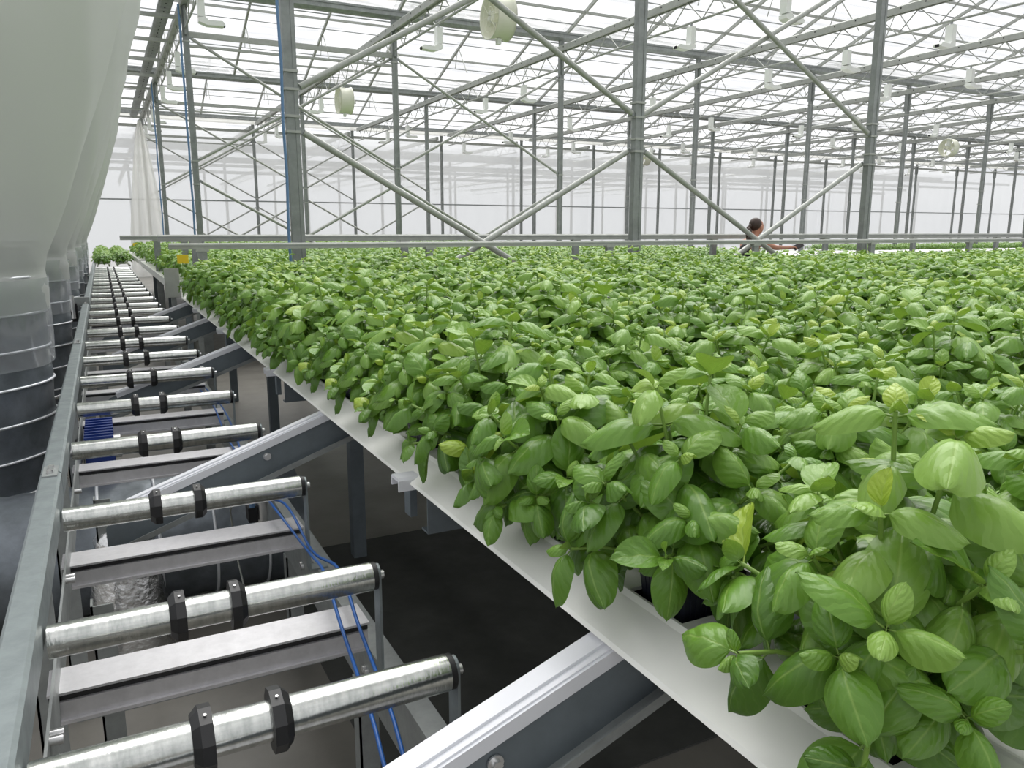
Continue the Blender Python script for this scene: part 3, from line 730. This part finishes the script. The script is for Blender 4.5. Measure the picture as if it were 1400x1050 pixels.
def fast_mesh(name, V, Q, UV, T, m):
    me = bpy.data.meshes.new(name); me.vertices.add(len(V)); me.vertices.foreach_set('co', V.astype(np.float32).ravel())
    me.loops.add(Q.size); me.loops.foreach_set('vertex_index', Q.astype(np.int32).ravel())
    me.polygons.add(len(Q)); me.polygons.foreach_set('loop_start', np.arange(0, Q.size, 4, dtype=np.int32)); me.polygons.foreach_set('loop_total', np.full(len(Q), 4, dtype=np.int32))
    me.update(calc_edges=True); finish(me, UV, T); me.materials.append(m); return me
mid_tpl = []; low_tpl = []
for s in shapes:
    V, Fc, UV = leaf_template(5, 7, petiole=False, **s); mid_tpl.append((V, np.array(Fc), UV))
    V, Fc, UV = leaf_template(3, 4, petiole=False, **s); low_tpl.append((V, np.array(Fc), UV))
NV_NEAR, NV_MID = 7, 6
near_specs = [plant_spec(random.Random(100+k), 25, k % 3 == 0) for k in range(NV_NEAR)]
mid_meshes = []
for k in range(NV_MID):
    sp, st = plant_spec(random.Random(300+k), 23, k % 2 == 0)
    V, Q, UV, T = combine([(np.array(p), lmat(p, d, n_, s), sh, ti) for p, d, n_, s, sh, ti in sp], mid_tpl)
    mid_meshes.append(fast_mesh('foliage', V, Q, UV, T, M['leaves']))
# pot
def pot_parts():
    q = MB(); a, b = .053, .043
    for (h0, h1, z0, z1) in ((b, a, -.045, .05),):
        vs = [(sx*h0, sy*h0, z0) for sx, sy in ((-1, -1), (1, -1), (1, 1), (-1, 1))]+[(sx*h1, sy*h1, z1) for sx, sy in ((-1, -1), (1, -1), (1, 1), (-1, 1))]
        q.add(vs, [(0, 1, 5, 4), (1, 2, 6, 5), (2, 3, 7, 6), (3, 0, 4, 7), (3, 2, 1, 0)])
    q.box(-a-.002, a+.002, -a-.002, -a+.003, .042, .05); q.box(-a-.002, a+.002, a-.003, a+.002, .042, .05)
    q.box(-a-.002, -a+.003, -a, a, .042, .05); q.box(a-.003, a+.002, -a, a, .042, .05)
    for k in range(9):
        u = -.04+.01*k
        for s in (-1, 1):
            q.bar((u*.85, s*(b+.0005), -.04), (u, s*(a-.001), .042), .003, .002); q.bar((s*(b+.0005), u*.85, -.04), (s*(a-.001), u, .042), .003, .002)
    s_ = MB(); s_.add([(-a+.003, -a+.003, .043), (a-.003, -a+.003, .043), (a-.003, a-.003, .043), (-a+.003, a-.003, .043)], [(0, 1, 2, 3)])
    return q.mesh('pot', M['pot']), s_.mesh('soil', M['soil'])
pot_me, soil_me = pot_parts()
near_stem = []
for sp, st in near_specs:
    q = MB()
    for pts in st: q.path(pts, .0026, 5)
    near_stem.append(q.mesh('stem', M['stem']))
sites = []
for g in range(NG):
    for j in range(-1, NY):
        x = GX0+GP*g+.137; y = PY0+PP*j
        p = proj(x, y, 1.12)
        vis = p and -60 < p[0] < 1480 and p[1] < 1180
        if p: sites.append((p[2], g, j, x, y, vis))
sites = [s for s in sites if s[5]]
sites.sort(key=lambda s: s[0])
NEAR, IND = 56, 300
def nobj(nm, me, par, loc=(0, 0, 0)):
    o = bpy.data.objects.new(nm, me); C.objects.link(o); o.parent = par; o.location = loc; return o
rg = random.Random(5)
EO = {}
inds = set()
for rank, (dep, g, j, x, y, _) in enumerate(sites):
    # leafy things that show largest: nearest, and the edge row all along
    if rank < IND: inds.add((g, j))
rest = []
cnt = {}
for rank, (dep, g, j, x, y, _) in enumerate(sorted(sites, key=lambda s: (s[1], s[2]))):
    if (g, j) not in inds: rest.append((x, y)); continue
    c = cnt.get(g, 0); cnt[g] = c+1
    rk = [s for s in ()]
    lab, grp = 'basil plant, %s from the camera in the %s row from the bench edge' % (ORD[c], ORD[g] if g else 'outermost'), 'potted basil plants on the front bench'
    EO[(g, j)] = (lab, grp)
order = {(s[1], s[2]): r for r, s in enumerate(sites)}
for (g, j), (lab, grp) in EO.items():
    x = GX0+GP*g+.137+rg.uniform(-.008, .008); y = PY0+PP*j
    t = thing('basil_plant', lab, 'plant', (x, y, .98), grp or ('basil plants of the four outer rows' if False else None))
    t.rotation_euler = (0, 0, 0)
    nobj('pot', pot_me, t); so = None
    h = rg.uniform(.9, 1.1)
    if order[(g, j)] < NEAR:
        nobj('soil', soil_me, t)
        k = rg.randrange(NV_NEAR); ang = rg.random()*6.2832; ca, sa = math.cos(ang), math.sin(ang)
        Rz = Matrix.Rotation(ang, 4, 'Z')
        so = nobj('stem', near_stem[k], t); so.rotation_euler = (0, 0, ang); so.scale = (h, h, h)
        dt = rg.gauss(0, .05)
        for p, d, n_, s, sh, ti in near_specs[k][0]:
            m3 = lmat(p, d, n_, s*rg.uniform(.9, 1.1)*h)
            m4 = Rz@Matrix(((m3[0][0], m3[0][1], m3[0][2], p.x*h), (m3[1][0], m3[1][1], m3[1][2], p.y*h), (m3[2][0], m3[2][1], m3[2][2], p.z*h), (0, 0, 0, 1)))
            o = bpy.data.objects.new('leaf', near_me[sh]); C.objects.link(o); o.parent = t; o.matrix_local = m4
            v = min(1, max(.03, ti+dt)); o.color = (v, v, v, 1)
    else:
        o = nobj('foliage', mid_meshes[rg.randrange(NV_MID)], t); o['kind'] = 'stuff'; o.rotation_euler = (0, 0, rg.random()*6.2832); o.scale = (h, h, h*rg.uniform(.95, 1.1))
def mass(name, pts, label, zd, hs=1., nst=13, keep=.85, tpl=None):
    var = []
    for k in range(5):
        sp, _ = plant_spec(random.Random(900+k), nst); sp = [s for s in sp if s[0].z > .10]
        var.append([(np.array(p), lmat(p, d, n_, s*1.18), sh, ti) for p, d, n_, s, sh, ti in sp if random.Random(int(p.x*1e6)).random() < keep])
    r2 = random.Random(17); base = [combine(v, tpl or low_tpl) for v in var]
    VV = []; QQ = []; UU = []; TT = []; o = 0
    for x, y in pts:
        V, Q, UV, T = base[r2.randrange(5)]; a = r2.random()*6.283; s = hs*r2.uniform(.9, 1.12); ca, sa = math.cos(a)*s, math.sin(a)*s
        V2 = np.stack([V[:, 0]*ca-V[:, 1]*sa+x, V[:, 0]*sa+V[:, 1]*ca+y, V[:, 2]*s+zd], 1)
        VV.append(V2); QQ.append(Q+o); UU.append(UV); TT.append(np.clip(T+r2.gauss(0, .05), .03, .97)); o += len(V)
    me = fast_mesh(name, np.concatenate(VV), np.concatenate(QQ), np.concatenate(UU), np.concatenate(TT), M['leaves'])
    ob = bpy.data.objects.new(name, me); C.objects.link(ob); tag(ob, label, 'plants', None, 'stuff'); return ob
mass('basil_foliage', rest, 'dense basil canopy filling the far part of the front bench', .98, tpl=mid_tpl, keep=.85, nst=14)
# benches behind the rails
for ya, n_, w_ in ((9.45, 20, 'dense basil on the bench just behind the two rails'), (16.85, 18, 'dense basil on the rear bench beyond the second row of posts')):
    mass('basil_foliage', [(.78+.345*i, ya+.32*j) for i in range(26) for j in range(n_)], w_, .98)
o = MB().box(.6, 9.7, 16.65, 22.7, .90, .98).build('growing_bench', M['white'], None, (.6, 16.65, .9)); tag(o, 'white rear bench beyond the second row of posts, carrying basil', 'bench')
o = MB().box(.6, 9.7, 9.25, 15.75, .90, .98).build('growing_bench', M['white'], None, (.6, 9.2, .9)); tag(o, 'white growing bench carrying basil behind the two rails', 'bench')
q = MB()
for y in (9.5, 12, 15.5):
    for x in (.8, 4, 8): q.box(x-.03, x+.03, y-.03, y+.03, 0, .9)
q.build('leg', M['arm'], o)['kind'] = 'stuff'
bk = [(x, y) for x in (.0, .36) for y in [18.0+.2*j for j in range(38)]]
mass('basil_foliage', bk, 'narrow double row of basil riding on the far end of the conveyor', .84)
for x, nm in ((-.13, 'left'), (.24, 'right')):
    o = gutter_mesh(x, 17.9, 26, [], .86).build('growing_gutter', M['white'], None, (x, 18, .82)); tag(o, 'white gutter on the far end of the conveyor, %s one of two' % nm, 'gutter')
# empty white gutters at the right, young plants behind
e0 = None
for k in range(44):
    x = 10.0+.62*k
    if e0 is None:
        t = thing('growing_gutter', 'empty white gutter, first from the left on the far right bench', 'gutter', (x, 11.2, .93), 'empty gutters at the right'); e0 = t
        gutter_mesh(x, 11.2, 15.6, []).build('channel', M['white'], t)
        q = MB(); q.torus((x+.13, 11.19, .985), .11, .012, 'y', 18, 5); q.build('end_hoop', M['white'], t)
    else: dup(e0, (x, 11.2, .93), 'empty white gutter, %s from the left on the far right bench' % ORD[k])
o = MB().box(9.9, 38, 11.25, 18.8, .86, .925).build('growing_bench', M['galv_light'], None, (9.5, 11.2, .86)); tag(o, 'pale bench under the empty white gutters at the far right', 'bench')
q = MB()
for i in range(10):
    for y in (11.4, 15, 18.5): q.box(10.1+3*i, 10.16+3*i, y, y+.06, 0, .86)
q.build('leg', M['arm'], o)['kind'] = 'stuff'
yp = [(19.6+.25*i, 15.9+.27*j) for i in range(72) for j in range(8)]
mass('young_basil_foliage', yp, 'low strip of young basil behind the empty white gutters', .93, .72, 9)
yp = [(9.6+.5*i, 18.6+.4*j) for i in range(60) for j in range(3)]

# ------------------------------------------------------------------ ducts and film socks at the left
def sockset(y, nm, k):
    x = -.68; R = .43
    t = thing('ventilation_duct', 'silver grey ribbed duct standing left of the conveyor, %s from the camera' % nm, 'duct', (x, y, 0))
    prof = [(R*.9, .02), (R*.97, .2), (R*.98, .5), (R*1.0, .8), (R*.985, 1.1), (R*.96, 1.36), (R*.9, 1.43)]
    pr = []
    for i in range(len(prof)-1):
        for s in range(5): f = s/5; pr.append((prof[i][0]*(1-f)+prof[i+1][0]*f, prof[i][1]*(1-f)+prof[i+1][1]*f))
    pr.append(prof[-1])
    MB().lathe(pr, x, y, 40, wob=lambda a, z: .008*math.sin(z*39)+.01*math.sin(3*a+z*7+k)).build('wall', M['foil'], t)
    for j in range(8):
        MB().torus((x, y, .36+.155*j), R*1.0+.002, .006, 'z', 40, 5, lift=lambda a: .02*math.cos(a+.6)).build('rib', M['rib'], t)
    MB().torus((x, y, .33), R*.985, .018, 'z', 48, 6, lift=lambda a: .01*math.sin(9*a)).build('tape', M['tape'], t)
    MB().lathe([(.01, 1.43), (R*.89, 1.43)], x, y, 32).build('mouth', M['dark'], t)
    # film wrap and funnel
    s = thing('film_sock', 'milky polythene sock widening upward over the %s duct' % nm, 'sock', (x, y, 1.2))
    pz = [(.445, 1.16), (.45, 1.25), (.440, 1.33), (.455, 1.40), (.50, 1.50), (.56, 1.64), (.66, 1.9), (.77, 2.2), (.87, 2.5), (.97, 2.8), (1.05, 3.05), (1.10, 3.3), (1.09, 3.5), (1.0, 3.68), (.8, 3.8), (.4, 3.86), (.02, 3.87)]
    pr = []
    for i in range(len(pz)-1):
        for q_ in range(3): f = q_/3; pr.append((pz[i][0]*(1-f)+pz[i+1][0]*f, pz[i][1]*(1-f)+pz[i+1][1]*f))
    pr.append(pz[-1])
    q = MB(); n = 64
    q.lathe(pr, x, y, n, wob=lambda a, z: (.010*math.sin(7*a+k+2*z)+.012*math.sin(3*a+k*2)+.006*math.sin(13*a+9*z)))
    q.build('film', M['sock'], s)
    MB().lathe([(R*1.03, .92), (R*1.035, 1.0), (R*1.05, 1.1), (R*1.045, 1.2), (R*1.05, 1.3)], x, y, 48, wob=lambda a, z: .008*math.sin(9*a+20*z+k)).build('clear_skirt', M['clearfilm'], s)
for k, (y, nm) in enumerate(((4.16, 'first'), (6.75, 'second'), (9.35, 'third'), (11.95, 'fourth'), (14.55, 'fifth'), (17.15, 'sixth'))): sockset(y, nm, k)
# horizontal duct below the conveyor
t = thing('floor_duct', 'silver foil duct lying crosswise on the floor under the conveyor', 'duct', (0, 3.3, 0))
q = MB(); n = 28; rr = .25; vs = []
xsd = [-.5+.05*i for i in range(24)]
for i, x in enumerate(xsd):
    r_ = rr*(1+.015*math.sin(i*2.4))
    for a in range(n): vs.append((x, 3.35+r_*math.cos(2*math.pi*a/n), .27+r_*math.sin(2*math.pi*a/n)))
q.add(vs, [(i*n+a, i*n+(a+1) % n, (i+1)*n+(a+1) % n, (i+1)*n+a) for i in range(len(xsd)-1) for a in range(n)], True); q.build('wall', M['foil'], t)
for x in (-.3, -.1, .1, .3, .5): MB().torus((x, 3.35, .27), rr+.004, .006, 'x', 32, 5).build('rib', M['rib'], t)
t = thing('foil_sleeve', 'crinkled silver foil sleeve under the first arm beside the left rail', 'sleeve', (-.02, 2.95, 0))
q = MB(); q.lathe([(.13, .02), (.125, .2), (.11, .33), (.09, .42), (.1, .45), (.08, .5), (.02, .52)], -.02, 2.9, 20, wob=lambda a, z: .05*math.sin(5*a+z*30)); q.build('wall', M['tape'], t)

# ------------------------------------------------------------------ the woman
def skin(name, verts, edges, radii, root, m, parent, sub=2):
    me = bpy.data.meshes.new(name); me.from_pydata(verts, edges, [])
    o = bpy.data.objects.new(name, me); C.objects.link(o)
    sk = o.modifiers.new('s', 'SKIN'); sk.use_smooth_shade = True
    for i, r in enumerate(radii):
        s = me.skin_vertices[0].data[i]; s.radius = (r, r) if not isinstance(r, tuple) else r; s.use_root = (i == root)
    ss = o.modifiers.new('u', 'SUBSURF'); ss.levels = sub; ss.render_levels = sub
    dg = bpy.context.evaluated_depsgraph_get(); me2 = bpy.data.meshes.new_from_object(o.evaluated_get(dg))
    bpy.data.objects.remove(o); me2.materials.clear(); me2.materials.append(m); me2.name = name
    o2 = bpy.data.objects.new(name, me2); C.objects.link(o2); o2.parent = parent
    me2.polygons.foreach_set('use_smooth', [True]*len(me2.polygons)); return o2
def ell(c, r, n=16, m=12):
    q = MB(); vs = []
    for j in range(m+1):
        th = math.pi*j/m
        for i in range(n): a = 2*math.pi*i/n; vs.append((c[0]+r[0]*math.sin(th)*math.cos(a), c[1]+r[1]*math.sin(th)*math.sin(a), c[2]+r[2]*math.cos(th)))
    q.add(vs, [(j*n+i, (j+1)*n+i, (j+1)*n+(i+1) % n, j*n+(i+1) % n) for j in range(m) for i in range(n)], True); return q
wx, wy = 7.80, 8.22
wm = thing('person', 'woman with brown ponytail in black and turquoise, leaning right and holding a phone', 'person', (wx, wy, 0))
V = [(0, 0, .93), (.04, 0, 1.06), (.11, 0, 1.2), (.17, 0, 1.33), (.205, 0, 1.42), (.222, 0, 1.475), (.245, 0, 1.55), (.25, 0, 1.62),   # 0-7 pelvis..head
     (0, -.09, .87), (.03, -.095, .48), (-.02, -.1, .1), (.1, -.11, .035),   # right leg 8-11
     (0, .09, .87), (.05, .1, .48), (.02, .1, .1), (.14, .11, .035),        # left leg 12-15
     (.17, -.15, 1.355), (.42, -.20, 1.285), (.66, -.17, 1.285), (.72, -.165, 1.29),   # right arm 16-19
     (.17, .15, 1.355), (.30, .23, 1.12), (.50, .17, 1.08), (.57, .15, 1.09)]
E_ = [(0, 1), (1, 2), (2, 3), (3, 4), (4, 5), (5, 6), (6, 7), (0, 8), (8, 9), (9, 10), (10, 11), (0, 12), (12, 13), (13, 14), (14, 15), (3, 16), (16, 17), (17, 18), (18, 19), (3, 20), (20, 21), (21, 22), (22, 23)]
Rd = [.13, .11, .115, .12, .055, .048, .082, .075, .085, .055, .04, .035, .085, .055, .04, .035, .055, .038, .026, .03, .055, .038, .026, .03]
for b0, hv, sgn in ((19, (.72, -.165, 1.29), 1), (23, (.57, .15, 1.09), -1)):      # five fingers each
    for f_ in range(4):
        y_ = (f_-1.5)*.021; L_ = (.065, .075, .07, .055)[f_]; i0 = len(V)
        V += [(hv[0]+.045, hv[1]+y_, hv[2]), (hv[0]+.045+L_*.55, hv[1]+y_, hv[2]-.004), (hv[0]+.045+L_, hv[1]+y_, hv[2]-.022)]
        E_ += [(b0, i0), (i0, i0+1), (i0+1, i0+2)]; Rd += [.0105, .009, .0075]
    i0 = len(V); V += [(hv[0]+.02, hv[1]+sgn*.035, hv[2]+.01), (hv[0]+.055, hv[1]+sgn*.045, hv[2]+.018)]; E_ += [(b0, i0), (i0, i0+1)]; Rd += [.012, .009]
skin('body', V, E_, Rd, 0, M['skin'], wm)
ell((.262, 0, 1.565), (.083, .068, .105)).build('face', M['skin'], None).parent = wm
q = ell((.347, 0, 1.555), (.016, .012, .022), 10, 8); o = q.build('nose', M['skin']); o.parent = wm
for s in (-1, 1):
    ell((.325, s*.03, 1.585), (.012, .014, .008), 10, 6).build('eye', M['eye']).parent = wm
    ell((.25, s*.07, 1.565), (.02, .01, .03), 10, 8).build('ear', M['skin']).parent = wm
ell((.333, 0, 1.515), (.012, .022, .008), 10, 6).build('mouth', M['lip']).parent = wm
q = ell((.212, 0, 1.60), (.092, .081, .094), 20, 14)
for p_, r_ in (((.12, 0, 1.575), (.03, .028, .03)), ((.09, 0, 1.53), (.035, .03, .055)), ((.075, -.03, 1.46), (.04, .045, .10)), ((.07, -.06, 1.36), (.045, .05, .12))):
    q2 = ell(p_, r_, 12, 10); q.add(q2.v, q2.f, True)
q.build('hair', M['hair']).parent = wm
skin('tank_top', [(.03, 0, 1.04), (.07, 0, 1.13), (.115, 0, 1.24), (.150, 0, 1.33)], [(0, 1), (1, 2), (2, 3)], [.132, .13, .136, .132], 0, M['black'], wm)
skin('shirt_front', [(.10, -.02, 1.08), (.15, -.02, 1.15), (.195, -.02, 1.23)], [(0, 1), (1, 2)], [.12, .12, .115], 0, M['teal'], wm)
skin('apron', [(.0, 0, .95), (.04, .0, 1.06), (.06, 0, 1.16)], [(0, 1), (1, 2)], [.145, .135, .12], 0, M['black'], wm)
q = MB()
for s in (-.075, .075): q.path([(.03, s*.9, 1.10), (.055, s, 1.22), (.11, s, 1.35), (.17, s, 1.41), (.25, s, 1.36)], .014, 6)
q.build('strap', M['black']).parent = wm
skin('trousers', [(0, 0, .93), (0, -.09, .87), (.03, -.095, .48), (-.02, -.1, .12), (0, .09, .87), (.05, .1, .48), (.02, .1, .12)], [(0, 1), (1, 2), (2, 3), (0, 4), (4, 5), (5, 6)], [.14, .098, .066, .055, .098, .066, .055], 0, M['black'], wm)
ph = thing('phone', 'black phone held out by the woman above the basil', 'phone', (wx+.86, wy-.165, 1.26))
MB().bar((wx+.80, wy-.165, 1.275), (wx+.965, wy-.165, 1.335), .012, .075, (-.5, .3, 1)).build('case', M['black'], ph)
MB().bar((wx+.805, wy-.173, 1.277), (wx+.96, wy-.173, 1.333), .002, .066, (-.5, .3, 1)).build('screen', M['eye'], ph)
MB().box(wx+.78, wx+.83, wy-.19, wy-.14, 1.275, 1.285).build('grip', M['black'], ph)
